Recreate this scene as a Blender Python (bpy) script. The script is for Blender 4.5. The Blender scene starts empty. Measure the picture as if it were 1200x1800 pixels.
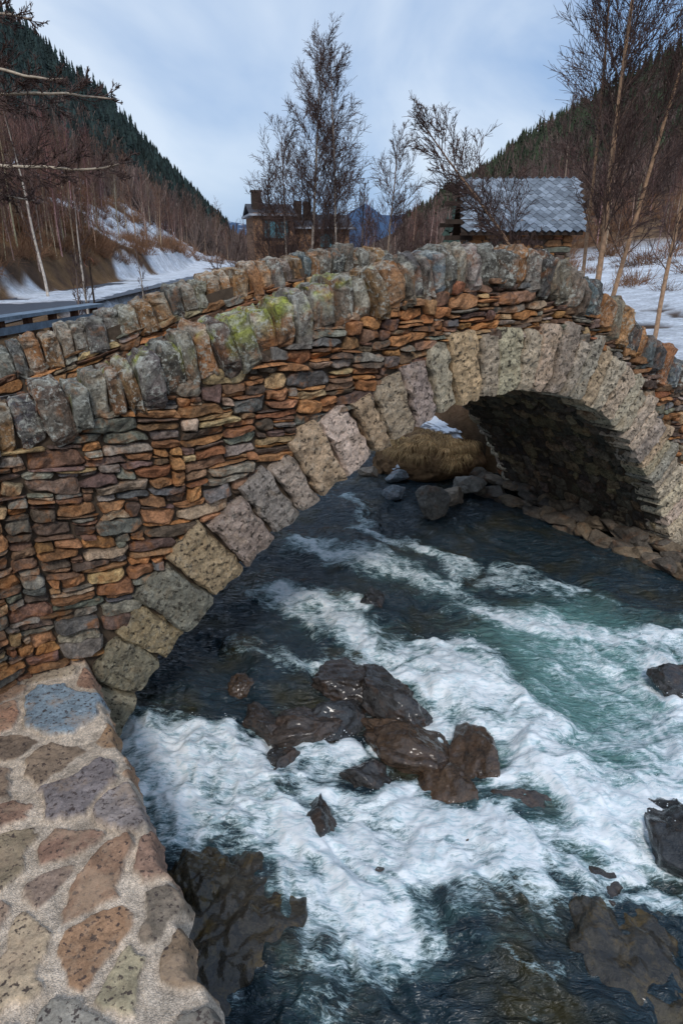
import bpy, bmesh, math, random
import numpy as np
from mathutils import Vector
rs=np.random.RandomState
HH=4.0
# ------------------------------------------------------------------ noise
_pr=rs(7); PERM=np.tile(_pr.permutation(256),3)
_g=_pr.normal(size=(256,3)); GR=_g/np.linalg.norm(_g,axis=1)[:,None]
def noise(x,y,z=0.0):
    x,y,z=np.broadcast_arrays(np.asarray(x,float),np.asarray(y,float),np.asarray(z,float))
    xi=np.floor(x).astype(int);yi=np.floor(y).astype(int);zi=np.floor(z).astype(int)
    xf=x-xi;yf=y-yi;zf=z-zi
    f=lambda t:t*t*t*(t*(t*6-15)+10)
    u,v,w=f(xf),f(yf),f(zf)
    r=0
    for dx in(0,1):
        for dy in(0,1):
            for dz in(0,1):
                h=PERM[PERM[PERM[(xi+dx)&255]+((yi+dy)&255)]+((zi+dz)&255)]
                g=GR[h]
                d=g[...,0]*(xf-dx)+g[...,1]*(yf-dy)+g[...,2]*(zf-dz)
                r=r+d*(u if dx else 1-u)*(v if dy else 1-v)*(w if dz else 1-w)
    return r*1.6
def fbm(x,y,z=0.0,o=4,g=.5):
    a=1.;s=0;f=1.;t=0
    for i in range(o):
        s=s+a*noise(x*f+i*17.3,y*f-i*9.1,np.asarray(z)*f+i*3.7);t+=a;a*=g;f*=2.03
    return s/t*1.4
def ss(x,a,b):
    t=np.clip((x-a)/(b-a),0,1);return t*t*(3-2*t)
# ------------------------------------------------------------------ mesh helpers
def mk(name,V,F,mat=None,col=None,smooth=False,parent=None,attrs=None):
    V=np.asarray(V,np.float32).reshape(-1,3);me=bpy.data.meshes.new(name)
    F=np.asarray(F,np.int32);k=F.shape[1]
    me.vertices.add(len(V));me.vertices.foreach_set('co',V.ravel())
    me.loops.add(F.size);me.loops.foreach_set('vertex_index',F.ravel())
    me.polygons.add(len(F));me.polygons.foreach_set('loop_start',np.arange(len(F),dtype=np.int32)*k)
    try: me.polygons.foreach_set('loop_total',np.full(len(F),k,np.int32))
    except Exception: pass
    me.polygons.foreach_set('use_smooth',np.full(len(F),smooth,bool))
    me.update(calc_edges=True)
    if col is not None:
        c=np.asarray(col,np.float32).reshape(len(V),-1)
        if c.shape[1]==3:c=np.concatenate([c,np.ones((len(V),1),np.float32)],1)
        a=me.color_attributes.new('Col','FLOAT_COLOR','POINT');a.data.foreach_set('color',c.ravel())
    if attrs:
        for n,v in attrs.items():
            a=me.attributes.new(n,'FLOAT','POINT');a.data.foreach_set('value',np.asarray(v,np.float32).ravel())
    me.validate()
    o=bpy.data.objects.new(name,me);bpy.context.scene.collection.objects.link(o)
    if mat:me.materials.append(mat)
    if parent:o.parent=parent
    return o
def empty(name):
    o=bpy.data.objects.new(name,None);bpy.context.scene.collection.objects.link(o);return o
def gridF(nu,nv,off=0):
    i=np.arange(nu-1)[:,None]*nv+np.arange(nv-1)[None,:]
    return np.stack([i,i+nv,i+nv+1,i+1],-1).reshape(-1,4)+off
BOXV=np.array([[-1,-1,-1],[1,-1,-1],[1,1,-1],[-1,1,-1],[-1,-1,1],[1,-1,1],[1,1,1],[-1,1,1]])*.5
BOXF=np.array([[0,3,2,1],[4,5,6,7],[0,1,5,4],[1,2,6,5],[2,3,7,6],[3,0,4,7]])
def boxes(lst):
    V=[];F=[];n=0
    for c,s,R in lst:
        v=(BOXV*np.array(s))@np.array(R).T+np.array(c);V.append(v);F.append(BOXF+n);n+=8
    return np.concatenate(V),np.concatenate(F)
def rotz(a):
    c,s=math.cos(a),math.sin(a);return np.array([[c,-s,0],[s,c,0],[0,0,1]])
def rotx(a):
    c,s=math.cos(a),math.sin(a);return np.array([[1,0,0],[0,c,-s],[0,s,c]])
I3=np.eye(3)
# ------------------------------------------------------------------ materials
class NT:
    def __init__(s,name):
        s.m=bpy.data.materials.new(name);s.m.use_nodes=True;s.t=s.m.node_tree;s.t.nodes.clear()
        s.out=s.n('ShaderNodeOutputMaterial');s.b=s.n('ShaderNodeBsdfPrincipled');s.l(s.b.outputs[0],s.out.inputs[0])
        s.tc=s.n('ShaderNodeTexCoord').outputs['Object']
    def n(s,t,**k):
        x=s.t.nodes.new(t)
        for a,b in k.items():setattr(x,a,b)
        return x
    def l(s,a,b):s.t.links.new(a,b)
    def noise(s,sc,det=6,rough=.6,dist=0.,vec=None):
        x=s.n('ShaderNodeTexNoise');x.inputs['Scale'].default_value=sc;x.inputs['Detail'].default_value=det
        x.inputs['Roughness'].default_value=rough;x.inputs['Distortion'].default_value=dist
        s.l(vec or s.tc,x.inputs['Vector']);return x.outputs['Fac']
    def ramp(s,f,pts):
        x=s.n('ShaderNodeValToRGB');e=x.color_ramp.elements
        while len(e)<len(pts):e.new(.5)
        for i,(p,c) in enumerate(pts):
            e[i].position=p;e[i].color=(c,c,c,1) if not hasattr(c,'__len__') else (*c,1)
        s.l(f,x.inputs[0]);return x.outputs[0]
    def mix(s,a,b,f,mode='MIX'):
        x=s.n('ShaderNodeMix',data_type='RGBA',blend_type=mode)
        for v,i in((f,0),(a,6),(b,7)):
            if hasattr(v,'is_linked'):s.l(v,x.inputs[i])
            elif i==0:x.inputs[0].default_value=v
            else:x.inputs[i].default_value=(*v,1)
        return x.outputs[2]
    def math(s,op,a,b=0.):
        x=s.n('ShaderNodeMath',operation=op)
        for v,i in((a,0),(b,1)):
            if hasattr(v,'is_linked'):s.l(v,x.inputs[i])
            else:x.inputs[i].default_value=v
        return x.outputs[0]
    def bump(s,h,st=.5,d=.02,nrm=None):
        x=s.n('ShaderNodeBump')
        if hasattr(st,'is_linked'):s.l(st,x.inputs['Strength'])
        else:x.inputs['Strength'].default_value=st
        x.inputs['Distance'].default_value=d
        s.l(h,x.inputs['Height'])
        if nrm:s.l(nrm,x.inputs['Normal'])
        return x.outputs[0]
    def attr(s,n='Col'):
        return s.n('ShaderNodeAttribute',attribute_name=n)
    def base(s,c):
        if hasattr(c,'is_linked'):s.l(c,s.b.inputs['Base Color'])
        else:s.b.inputs['Base Color'].default_value=(*c,1)
def stone_mat(name,lichen=0.,rust=.35,rough=.85,pit=0.,bs=.7,lo=.45,hi=1.55,spec=.25,dark=.0,pscale=30,coat=0.,b0=.7,rustc=(.44,.17,.05)):
    m=NT(name);c=m.attr().outputs['Color']
    n1=m.ramp(m.noise(9,8,.7),[(.3,lo),(.7,hi)])
    c=m.mix(c,n1,1.,'MULTIPLY')
    n1=m.ramp(m.noise(45,5,.7),[(.3,.62),(.7,1.35)])
    c=m.mix(c,n1,1.,'MULTIPLY')
    if rust>0:
        f=m.ramp(m.noise(5.5,5,.65,.6),[(.52,0),(.66,rust)])
        c=m.mix(c,rustc,f)
    if dark>0:
        f=m.ramp(m.noise(7,7,.75,.5),[(.34,dark),(.5,0)])
        c=m.mix(c,(.035,.028,.024),f)
    hb=m.noise(38,8,.72)
    if pit>0:
        f=m.ramp(m.noise(pscale,4,.6),[(.36,pit),(.46,0)])
        c=m.mix(c,(.03,.024,.018),f)
    if lichen>0:
        f=m.ramp(m.noise(20,6,.75,.3),[(.52,0),(.60,lichen)])
        g=m.noise(2.2,2,.5);f=m.math('MULTIPLY',f,m.ramp(g,[(.38,0),(.55,1)]))
        c=m.mix(c,(.60,.60,.52),f)
    m.base(c);m.b.inputs['Roughness'].default_value=rough;m.b.inputs['Specular IOR Level'].default_value=spec
    if coat>0:
        m.b.inputs['Coat Weight'].default_value=coat;m.b.inputs['Coat Roughness'].default_value=.10
    n2=m.bump(m.noise(10,6,.7),b0,.04)
    m.l(m.bump(hb,bs,.02,n2),m.b.inputs['Normal'])
    return m.m
M_face=stone_mat('rubble_stone',rust=.6,dark=.7,lo=.35,hi=1.9,bs=.9)
M_ring=stone_mat('pitted_limestone',rust=.25,pit=.9,lichen=.15,bs=1.,pscale=24,lo=.55,hi=1.4,dark=.5,rustc=(.42,.27,.13))
M_cope=stone_mat('coping_stone',lichen=.75,rust=.45,pit=.5,bs=1.,dark=.85,lo=.35,hi=1.75)
M_vault=stone_mat('vault_stone',rust=.2,pit=.5,lo=.3,hi=1.6)
M_wetrock=stone_mat('wet_rock',rust=.4,rough=.25,lo=.25,hi=1.9,spec=.5,dark=.4,bs=.5,coat=.6,b0=.9,rustc=(.13,.06,.025))
M_shelf=stone_mat('wet_bedrock',rust=.7,rough=.25,lo=.2,hi=2.0,spec=.5,dark=.4,bs=.5,coat=.6,b0=1.,rustc=(.16,.10,.025))
M_dryrock=stone_mat('river_rock',rust=.2,rough=.6)
def plain(name,col,rough=.7,nscale=6,var=.4,bump=.3,attr=False):
    m=NT(name);c=m.attr().outputs['Color'] if attr else None
    r=m.ramp(m.noise(nscale,6,.65),[(.3,1-var),(.7,1+var)])
    m.base(m.mix(c if attr else col,r,1.,'MULTIPLY'));m.b.inputs['Roughness'].default_value=rough
    m.b.inputs['Specular IOR Level'].default_value=.3
    m.l(m.bump(m.noise(nscale*4,6,.7),bump,.02),m.b.inputs['Normal']);return m.m
M_mortar=plain('mortar_core',(.09,.065,.045),.95,12)
M_bark=plain('bark',None,.9,12,.4,.4,True)
M_slate=plain('slate',None,.6,3,.35,.4,True)
M_wood=plain('dark_wood',(.045,.03,.022),.8,10)
M_hstone=stone_mat('house_stone',rust=.4)
# ------------------------------------------------------------------ bridge frame
A=np.array([-.511,1.185])*HH;av=np.array([.866,.5]);nv_=np.array([-.5,.866])
def P(s,w,h):
    s,w,h=np.broadcast_arrays(np.asarray(s,float),w,h)
    return np.stack([A[0]+s*av[0]+w*nv_[0],A[1]+s*av[1]+w*nv_[1],h],-1)
def SW(x,y):
    return (x-A[0])*av[0]+(y-A[1])*av[1],(x-A[0])*nv_[0]+(y-A[1])*nv_[1]
P0=-.45;RC=.7
def PN(p,d,h):           # near face path, d = into the wall
    p,d,h=np.broadcast_arrays(np.asarray(p,float),d,h)
    base=P(np.maximum(p,P0),d,h)
    phi=np.clip((P0-p)/RC,0,math.radians(62))
    rest=np.maximum(P0-p-RC*math.radians(62),0)
    Cx=A[0]+P0*av[0]-RC*nv_[0];Cy=A[1]+P0*av[1]-RC*nv_[1]
    nx=nv_[0]*np.cos(phi)-av[0]*np.sin(phi);ny=nv_[1]*np.cos(phi)-av[1]*np.sin(phi)
    tx=-av[0]*np.cos(phi)-nv_[0]*np.sin(phi);ty=-av[1]*np.cos(phi)-nv_[1]*np.sin(phi)
    x=Cx+nx*(RC+d)+tx*rest;y=Cy+ny*(RC+d)+ty*rest
    arc=np.stack([x,y,h],-1)
    return np.where((p<P0)[...,None],arc,base)
topS=np.array([-1.2,-.6,-.2,-.098,.0175,.211,.417,.647,.828,1.032,1.187,1.416,1.675,1.842,2.1,2.5,3.2])*HH
topH=np.array([.66,.70,.745,.765,.787,.847,.908,.967,1.008,1.031,1.012,.925,.776,.685,.60,.54,.50])*HH
_sd=np.linspace(topS[0],topS[-1],600);_hd=np.interp(_sd,topS,topH)
_k=np.exp(-np.linspace(-2,2,25)**2);_k/=_k.sum();_hd=np.convolve(np.pad(_hd,12,'edge'),_k,'valid')
top=lambda s:np.interp(s,_sd,_hd)
IP=np.array([(-.02,-.14),(0,0),(.132,.168),(.319,.331),(.51,.462),(.74,.588),(.94,.652),(1.11,.668),(1.3,.640),(1.48,.56),(1.629,.440),(1.78,.28),(1.89,.13),(1.955,0),(1.985,-.14)])*HH
_l=np.r_[0,np.cumsum(np.hypot(*np.diff(IP,axis=0).T))];_q=np.linspace(0,_l[-1],700)
_is=np.interp(_q,_l,IP[:,0]);_ih=np.interp(_q,_l,IP[:,1])
_k=np.exp(-np.linspace(-2,2,71)**2);_k/=_k.sum()
def _sm(a):
    e=np.r_[2*a[0]-a[35:0:-1],a,2*a[-1]-a[-2:-37:-1]];return np.convolve(e,_k,'valid')
_is=_sm(_is);_ih=_sm(_ih)
ARC=np.r_[0,np.cumsum(np.hypot(np.diff(_is),np.diff(_ih)))];AL=ARC[-1]
_ts=np.gradient(_is,ARC);_th=np.gradient(_ih,ARC)
def intr(a,r):
    s=np.interp(a,ARC,_is);h=np.interp(a,ARC,_ih);ts=np.interp(a,ARC,_ts);th=np.interp(a,ARC,_th)
    q=np.hypot(ts,th);return s-th/q*r,h+ts/q*r
def bottom(s):return np.where((s>_is[0])&(s<_is[-1]),np.interp(s,_is,_ih),-1.)
_os,_oh=intr(ARC,.56)
WID=.84*HH
bridge=empty('stone_arch_bridge')
sv=np.unique(np.r_[np.linspace(P0,0,8),_is[::6],_is[0]-.001,_is[-1]+.001,np.linspace(8.1,12,30)])
T=top(sv)-.2;B=bottom(sv)
B=np.where(B>-.9,B+.05,B)
deck=top(sv)-.98
sec=[(.045,B),(.045,T),(.42,T),(.42,deck),(WID-.42,deck),(WID-.42,T),(WID-.06,T),(WID-.06,B)]
V=np.stack([P(sv,w,h) for w,h in sec]+[P(sv,sec[0][0],sec[0][1])],1)
mk('masonry_core',V,gridF(len(sv),9),M_mortar,parent=bridge)
pv=np.linspace(-3.6,P0+.05,40);T=top(pv)-.2
V=np.stack([PN(pv,.045,pv*0-1),PN(pv,.045,T),PN(pv,.42,T),PN(pv,.42,pv*0-1)],1)
mk('wing_core',V,gridF(len(pv),4),M_mortar,parent=bridge)
def pack(nu,nv,rng,ws=(2,7),hp=(.42,.4,.18)):
    occ=np.zeros((nu+12,nv+6),bool);occ[nu:]=True;occ[:,nv:]=True;out=[]
    for j in range(nv):
        for i in range(nu):
            if occ[i,j]:continue
            h=1+rng.choice(len(hp),p=hp)
            while h>1 and occ[i,j+h-1]:h-=1
            w0=rng.randint(ws[0],ws[1]+1)+(h>2);w=1
            while w<w0 and not occ[i+w,j:j+h].any():w+=1
            if i+w<nu and not occ[i+w,j] and occ[i+w+1,j] and not occ[i+w,j:j+h].any():w+=1
            occ[i:i+w,j:j+h]=True;out.append((i,j,w,h))
    return np.array(out)
PAL=np.array([(.44,.21,.085),(.35,.18,.09),(.23,.135,.085),(.13,.09,.068),(.29,.25,.20),(.22,.21,.165),(.21,.135,.11),(.50,.34,.18),(.15,.145,.135),(.42,.31,.21),(.30,.125,.065)])
PW=np.array([.14,.19,.16,.12,.09,.08,.07,.06,.05,.06,.03]);PW/=PW.sum()
def stones(name,R,mapf,rng,mat,cols,proud=(0,.05),skirt=.06,nu=11,nv=7,gap=.003,wob=.02,rough=.016,parent=None,smooth=False,p=12,skew=.16,cr=.4):
    N=len(R);xi=np.r_[-1,-.95,-.82,np.linspace(-.6,.6,nu-6),.82,.95,1];et=np.r_[-1,-.93,np.linspace(-.72,.72,nv-4),.93,1]
    X,Y=np.meshgrid(xi,et,indexing='ij');X=X[None];Y=Y[None]
    r=lambda a,b:rng.uniform(a,b,(N,1,1))
    x=X*(1-r(.0,cr*.4)*np.abs(Y)**3)*(1+r(-skew,skew)*Y);y=Y*(1-r(.0,cr)*np.abs(X)**4)*(1+r(-skew*1.3,skew*1.3)*X)
    hw=(R[:,2]/2-gap)[:,None,None];hh=(R[:,3]/2-gap)[:,None,None]
    u=(R[:,0]+R[:,2]/2)[:,None,None]+x*hw;v=(R[:,1]+R[:,3]/2)[:,None,None]+y*hh+r(-.16,.16)*x*np.minimum(hh,.12)
    idn=(np.arange(N)*3.17)[:,None,None]
    wb=np.minimum(wob,hh*.45)
    u=u+wb*noise(u*9,v*9,idn)*1.6;v=v+wb*noise(u*9,v*9,idn+50)*1.5
    e=np.clip((1-np.abs(X)**p)*(1-np.abs(Y)**p),0,1)**.35
    pr=r(*proud)+r(-.02,.02)*X+r(-.02,.02)*Y
    nz=rough*(fbm(u*14,v*18,idn,3)*1.6+np.abs(noise(u*7,v*7,idn+9)))
    o=-skirt+(skirt+pr+nz)*e
    V=mapf(u,v,o);F=(gridF(nu,nv)[None]+(np.arange(N)*nu*nv)[:,None,None]).reshape(-1,4)
    C=np.repeat(cols,nu*nv,0)
    return mk(name,V,F,mat,C,smooth=smooth,parent=parent)
def rcol(N,rng,pal=PAL,pw=PW,v=.28):
    c=pal[rng.choice(len(pal),N,p=pw)]*rng.uniform(1-v,1+v,(N,1));return np.clip(c*(1+rng.uniform(-.06,.06,(N,3))),.01,.9)
def wallrects(u0,u1,v0,v1,cw,ch,rng,**k):
    nu=int((u1-u0)/cw);nvv=int((v1-v0)/ch);R=pack(nu,nvv,rng,**k)
    ub=u0+np.r_[0,np.cumsum(rng.uniform(.6,1.4,nu))*cw];vb=v0+np.r_[0,np.cumsum(rng.uniform(.6,1.4,nvv))*ch]
    i,j,w,h=R.T;return np.stack([ub[i],vb[j],ub[np.minimum(i+w,nu)]-ub[i],vb[np.minimum(j+h,nvv)]-vb[j]],1)
rng=rs(3)
R=wallrects(-3.4,12,-.6,4.3,.050,.033,rng,ws=(2,8),hp=(.30,.36,.22,.12))
cs=R[:,0]+R[:,2]/2;ch=R[:,1]+R[:,3]/2
wv=lambda u,v:v+.11*noise(u*.5,v*.5,2.2)+.035*noise(u*1.7,v*1.5,5.)
chw=wv(cs,ch)
oo=np.interp(cs,_os,_oh,left=-1,right=-1)
keep=(chw<top(cs)-.34)&((chw>oo)|(cs<_os[0])|(cs>_os[-1]))
R=R[keep];C=rcol(len(R),rng)
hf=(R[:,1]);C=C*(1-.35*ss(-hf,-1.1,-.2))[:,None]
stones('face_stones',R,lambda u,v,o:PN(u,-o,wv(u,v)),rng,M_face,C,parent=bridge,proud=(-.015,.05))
R2=wallrects(-1.5,12,-.4,4.3,.12,.08,rng);cs=R2[:,0]+R2[:,2]/2;ch=R2[:,1]+R2[:,3]/2
oo=np.interp(cs,_os,_oh,left=-1,right=-1);R2=R2[(ch<top(cs)-.36)&((ch>oo-.4)|(cs<_os[0]))]
R2=R2[(R2[:,1]>bottom(R2[:,0]+R2[:,2]/2)+.1)]
stones('upstream_face_stones',R2,lambda u,v,o:P(u,WID+o,v),rng,M_face,rcol(len(R2),rng),parent=bridge,nu=9,nv=6)
R3=wallrects(-4.5,12,-1.0,0.0,.065,.042,rng,ws=(2,8));
R3=R3[(R3[:,1]+R3[:,3]/2<-.32)]
stones('far_parapet_stones',R3,lambda u,v,o:P(u,WID-.44-o,top(u)+v),rng,M_face,rcol(len(R3),rng),parent=bridge)
pv=np.linspace(-4.5,P0,20);T=top(pv)-.2
V=np.stack([P(pv,WID-.42,pv*0-.5),P(pv,WID-.42,T),P(pv,WID-.06,T),P(pv,WID-.06,pv*0-.5)],1)
mk('far_parapet_core',V,gridF(len(pv),4),M_mortar,parent=bridge)
pv=np.linspace(-4.5,P0,12);V=np.stack([P(pv,.42,top(pv)-.98),P(pv,WID-.42,top(pv)-.98)],1)
mk('approach_deck',V,gridF(12,2),M_mortar,parent=bridge)
a=.12;RR=[]
while a<AL-.12:
    t=a/AL;w=np.interp(t,[0,.2,.4,.6,.8,1],[.44,.36,.26,.21,.18,.17])*rng.uniform(.7,1.3);RR.append((a,-.01,w,np.interp(t,[0,.35,.6,1],[.60,.72,.74,.62])*rng.uniform(.84,1.12)));a+=w
RR=np.array(RR);palr=np.array([(.60,.48,.35),(.52,.43,.31),(.66,.54,.40),(.44,.38,.30),(.56,.42,.26)])
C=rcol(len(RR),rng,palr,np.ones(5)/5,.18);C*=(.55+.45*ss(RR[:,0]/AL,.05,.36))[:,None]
def rmap(u,v,o):
    s,h=intr(u,v);return P(s,-o,h)
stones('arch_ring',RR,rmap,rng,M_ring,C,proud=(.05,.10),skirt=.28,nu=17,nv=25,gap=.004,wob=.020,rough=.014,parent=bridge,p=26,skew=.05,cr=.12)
def rmap2(u,v,o):
    s,h=intr(u,v);return P(s,WID+o,h)
stones('arch_ring_upstream',RR,rmap2,rng,M_ring,C,proud=(.055,.095),skirt=.28,nu=11,nv=13,gap=.009,parent=bridge,p=16,skew=.07)
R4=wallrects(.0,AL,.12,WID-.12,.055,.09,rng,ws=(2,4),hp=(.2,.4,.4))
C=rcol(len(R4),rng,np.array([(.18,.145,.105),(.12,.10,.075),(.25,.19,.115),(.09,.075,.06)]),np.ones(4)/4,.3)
def smap(u,v,o):
    s,h=intr(u,-o+.03);return P(s,v,h)
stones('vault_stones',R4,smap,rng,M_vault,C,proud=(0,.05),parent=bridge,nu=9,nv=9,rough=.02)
def coping(name,mapf,s0,s1,rng,parent,green=None,dep=.26,hgt=.21):
    S=[];s=s0
    while s<s1:
        w=rng.uniform(.10,.215);S.append((s+w/2,w));s+=w+.004
    S=np.array(S);N=len(S)
    th=np.linspace(-math.pi/2,math.pi/2,16);ph=np.linspace(0,2*math.pi,23)
    TH,PH=np.meshgrid(th,ph,indexing='ij');pw=lambda v,e:np.sign(v)*np.abs(v)**e
    r=lambda a,b:rng.uniform(a,b,(N,1,1));ez=r(.3,.6);ex=r(.2,.4)
    x=pw(np.cos(TH),ez*.8)*pw(np.cos(PH),ex);y=pw(np.cos(TH),ez)*pw(np.sin(PH),ex);z=pw(np.sin(TH),ez)+0*x
    y=y*(1-.20*np.clip(z,0,1)**2*r(.3,1.6))
    idn=(np.arange(N)*5.3)[:,None,None]
    nx=fbm(x*1.3,y*2.2,z*2.0+idn,4)
    k=1+.22*nx
    lu=x*k*(S[:,1]/2+.003)[:,None,None]*r(.92,1.08)
    ly=y*k*dep*r(.84,1.14)+r(-.05,.05)
    hz=hgt*r(.84,1.22)
    lz=z*k*hz
    ln=r(-.14,.14);lu2=lu*np.cos(ln)+lz*np.sin(ln);lz2=-lu*np.sin(ln)+lz*np.cos(ln)
    sc=S[:,0][:,None,None];sl=(top(sc+.1)-top(sc-.1))/.2
    an=np.arctan(sl)*.55;du=lu2*np.cos(an)-lz2*np.sin(an);dz=lu2*np.sin(an)+lz2*np.cos(an)
    h=top(sc)-hgt+dz+r(-.03,.02)
    V=mapf(sc+du,.20+ly,h)
    V=V+.013*np.stack([noise(V[...,0]*14,V[...,1]*14,V[...,2]*14+q) for q in(0.,30.,60.)],-1)
    nt,np1=TH.shape;F=(gridF(nt,np1)[None]+(np.arange(N)*nt*np1)[:,None,None]).reshape(-1,4)
    pal=np.array([(.24,.205,.165),(.16,.145,.125),(.30,.25,.18),(.34,.19,.095),(.42,.22,.10),(.11,.105,.10),(.19,.22,.23),(.22,.165,.12)])*.92
    C=rcol(N,rng,pal,np.array([.17,.16,.13,.17,.13,.08,.08,.08]),.32)
    Cv=np.repeat(C,nt*np1,0);vx,vy,vz=V.reshape(-1,3).T;zz=z.ravel();sr=np.repeat(S[:,0],nt*np1)
    if green is not None:
        for gc,gw,ga in((green,.36,.9),(2.35,.4,.45),(.6,.35,.3)):
            g=np.exp(-((sr-gc)/gw)**2)
            q=ss(fbm(vx*9,vy*9,vz*9,3)+g*ga-.42,.0,.25)*ss(zz,-.4,.6)*ss(g,.02,.3)
            Cv=Cv*(1-q[:,None])+np.array([.34,.36,.08])*q[:,None]
    q=ss(fbm(vx*7,vy*7,vz*7,4)*1.2+zz*.25,.2,.45)*.65*(1-ss(sr,2.6,5.))
    Cv=Cv*(1-q[:,None])+np.array([.48,.46,.38])*q[:,None]
    mk(name,V,F,M_cope,Cv,smooth=False,parent=parent)
coping('near_coping',lambda u,d,h:PN(u,d,h),-3.4,12,rs(11),bridge,1.62)
coping('far_coping',lambda u,d,h:P(u,WID-d,h),-4.5,12,rs(12),bridge,None)
# ------------------------------------------------------------------ rocks
def ico(sub):
    bm=bmesh.new();bmesh.ops.create_icosphere(bm,subdivisions=sub,radius=1)
    v=np.array([x.co[:] for x in bm.verts]);f=np.array([[q.index for q in x.verts] for x in bm.faces]);bm.free();return v,f
ICO={k:ico(k) for k in(1,3,5,6)}
def rock(c,size,rng,sub=5,cuts=14,rough=.12,rot=None,cmin=.5,cmax=.88):
    v,f=ICO[sub];v=v.copy()
    for i in range(cuts):
        d=rng.normal(size=3);d/=np.linalg.norm(d);q=v@d;cc=rng.uniform(cmin,cmax);v-=np.maximum(q-cc,0)[:,None]*d*.96
    o=rng.uniform(0,50)
    v*=(1+rough*fbm(v[:,0]*1.6+o,v[:,1]*1.6,v[:,2]*1.6,5)+rough*.35*fbm(v[:,0]*6+o,v[:,1]*6,v[:,2]*6,3))[:,None]
    v=v*np.array(size)@rotz(rng.uniform(0,6.28) if rot is None else rot).T
    return v+np.array(c),f
def rockgroup(name,lst,rng,mat,pal,sub=5,smooth=False,**k):
    V=[];F=[];C=[];n=0
    for c,s in lst:
        v,f=rock(c,s,rng,sub,**k);V.append(v);F.append(f+n);n+=len(v)
        C.append(np.repeat(pal[rng.randint(len(pal))][None],len(v),0)*rng.uniform(.8,1.2))
    return mk(name,np.concatenate(V),np.concatenate(F),mat,np.concatenate(C),smooth=smooth)
palw=np.array([(.034,.031,.029),(.05,.036,.028),(.028,.029,.030),(.075,.045,.026)])
rk=[((.42,5.22,.0),(.52,.32,.24)),((.02,5.5,.0),(.46,.28,.20)),((-.32,4.85,-.04),(.44,.28,.21)),((-.72,4.95,-.05),(.28,.2,.17)),
((.66,4.55,-.08),(.52,.34,.23)),((1.15,4.45,-.05),(.40,.26,.21)),((.24,4.28,-.10),(.34,.22,.21)),((.4,7.15,.02),(.2,.17,.18)),
((-.17,3.8,-.07),(.28,.2,.19)),((2.45,3.55,-.03),(.54,.36,.28)),((.22,3.42,-.12),(.28,.2,.18)),((1.42,3.95,-.09),(.34,.24,.20)),
((-1.0,5.5,-.05),(.22,.14,.14)),((3.4,5.5,0),(.3,.3,.2)),((.9,3.5,-.12),(.3,.2,.18)),((-.02,5.0,-.06),(.44,.26,.21)),((.92,4.05,-.10),(.42,.26,.22)),((.50,4.85,-.08),(.40,.24,.20)),((3.0,3.2,-.05),(.45,.34,.28)),((-.5,4.45,-.12),(.26,.18,.18)),((1.7,3.35,-.12),(.35,.22,.2))]
rockgroup('wet_river_rocks',rk,rs(5),M_wetrock,palw,rough=.22,smooth=True)
shelf=[((-.72,2.85,-.22),(.50,.78,.36)),((-.28,2.35,-.27),(.5,.5,.36)),((-.95,3.2,-.22),(.35,.42,.34)),
((1.75,2.85,-.27),(.75,.5,.30)),((.85,2.55,-.31),(.75,.5,.32)),((2.3,2.3,-.23),(.8,.6,.32)),((1.2,3.15,-.28),(.5,.3,.26)),((.25,2.1,-.29),(.6,.5,.32)),((1.5,2.0,-.25),(.8,.5,.32))]
rockgroup('submerged_bedrock',shelf,rs(8),M_shelf,np.array([(.05,.038,.018),(.04,.032,.020)]),rough=.24,cuts=7,sub=6,smooth=True)
rockgroup('grey_boulders',[((1.5,10.25,.14),(.40,.30,.34)),((.95,11.1,.05),(.28,.22,.15)),((1.05,11.9,.10),(.24,.2,.16)),((1.95,10.8,.08),(.34,.26,.2)),((.55,12.3,.05),(.25,.2,.13)),((2.3,11.2,.12),(.34,.26,.24))],rs(9),M_dryrock,np.array([(.26,.29,.31),(.30,.24,.18),(.22,.20,.17)]))
rng=rs(21);ft=[]
for i in range(26):
    w=-1.1+i*.2;
    for row in range(2):
        s=7.35+.32*row+rng.uniform(-.06,.06)+max(0,-.2-w)*.15;q=P(s,w+rng.uniform(-.05,.05),-.02+.13*row+rng.uniform(-.05,.04))
        ft.append((tuple(q),(.28*rng.uniform(.7,1.4),.17*rng.uniform(.8,1.3),.15*rng.uniform(.7,1.2))))
for i in range(9):
    q=P(7.9+rng.uniform(-.3,.9),-.4-.35*i,rng.uniform(-.1,.15)+.0);ft.append((tuple(q),(.42,.38,.34)))
rockgroup('abutment_footing_rocks',ft,rng,M_dryrock,np.array([(.17,.135,.10),(.12,.10,.08),(.20,.15,.10)]),sub=3,rot=math.radians(120))
rng=rs(22);ft=[]
for i in range(14):
    q=P(-.12+rng.uniform(-.05,.08),-.6+i*.3,-.05+rng.uniform(-.05,.03));ft.append((tuple(q),(.16,.16,.14)))
rockgroup('left_footing_rocks',ft,rng,M_dryrock,np.array([(.10,.085,.06),(.12,.10,.07)]),sub=3)
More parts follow.
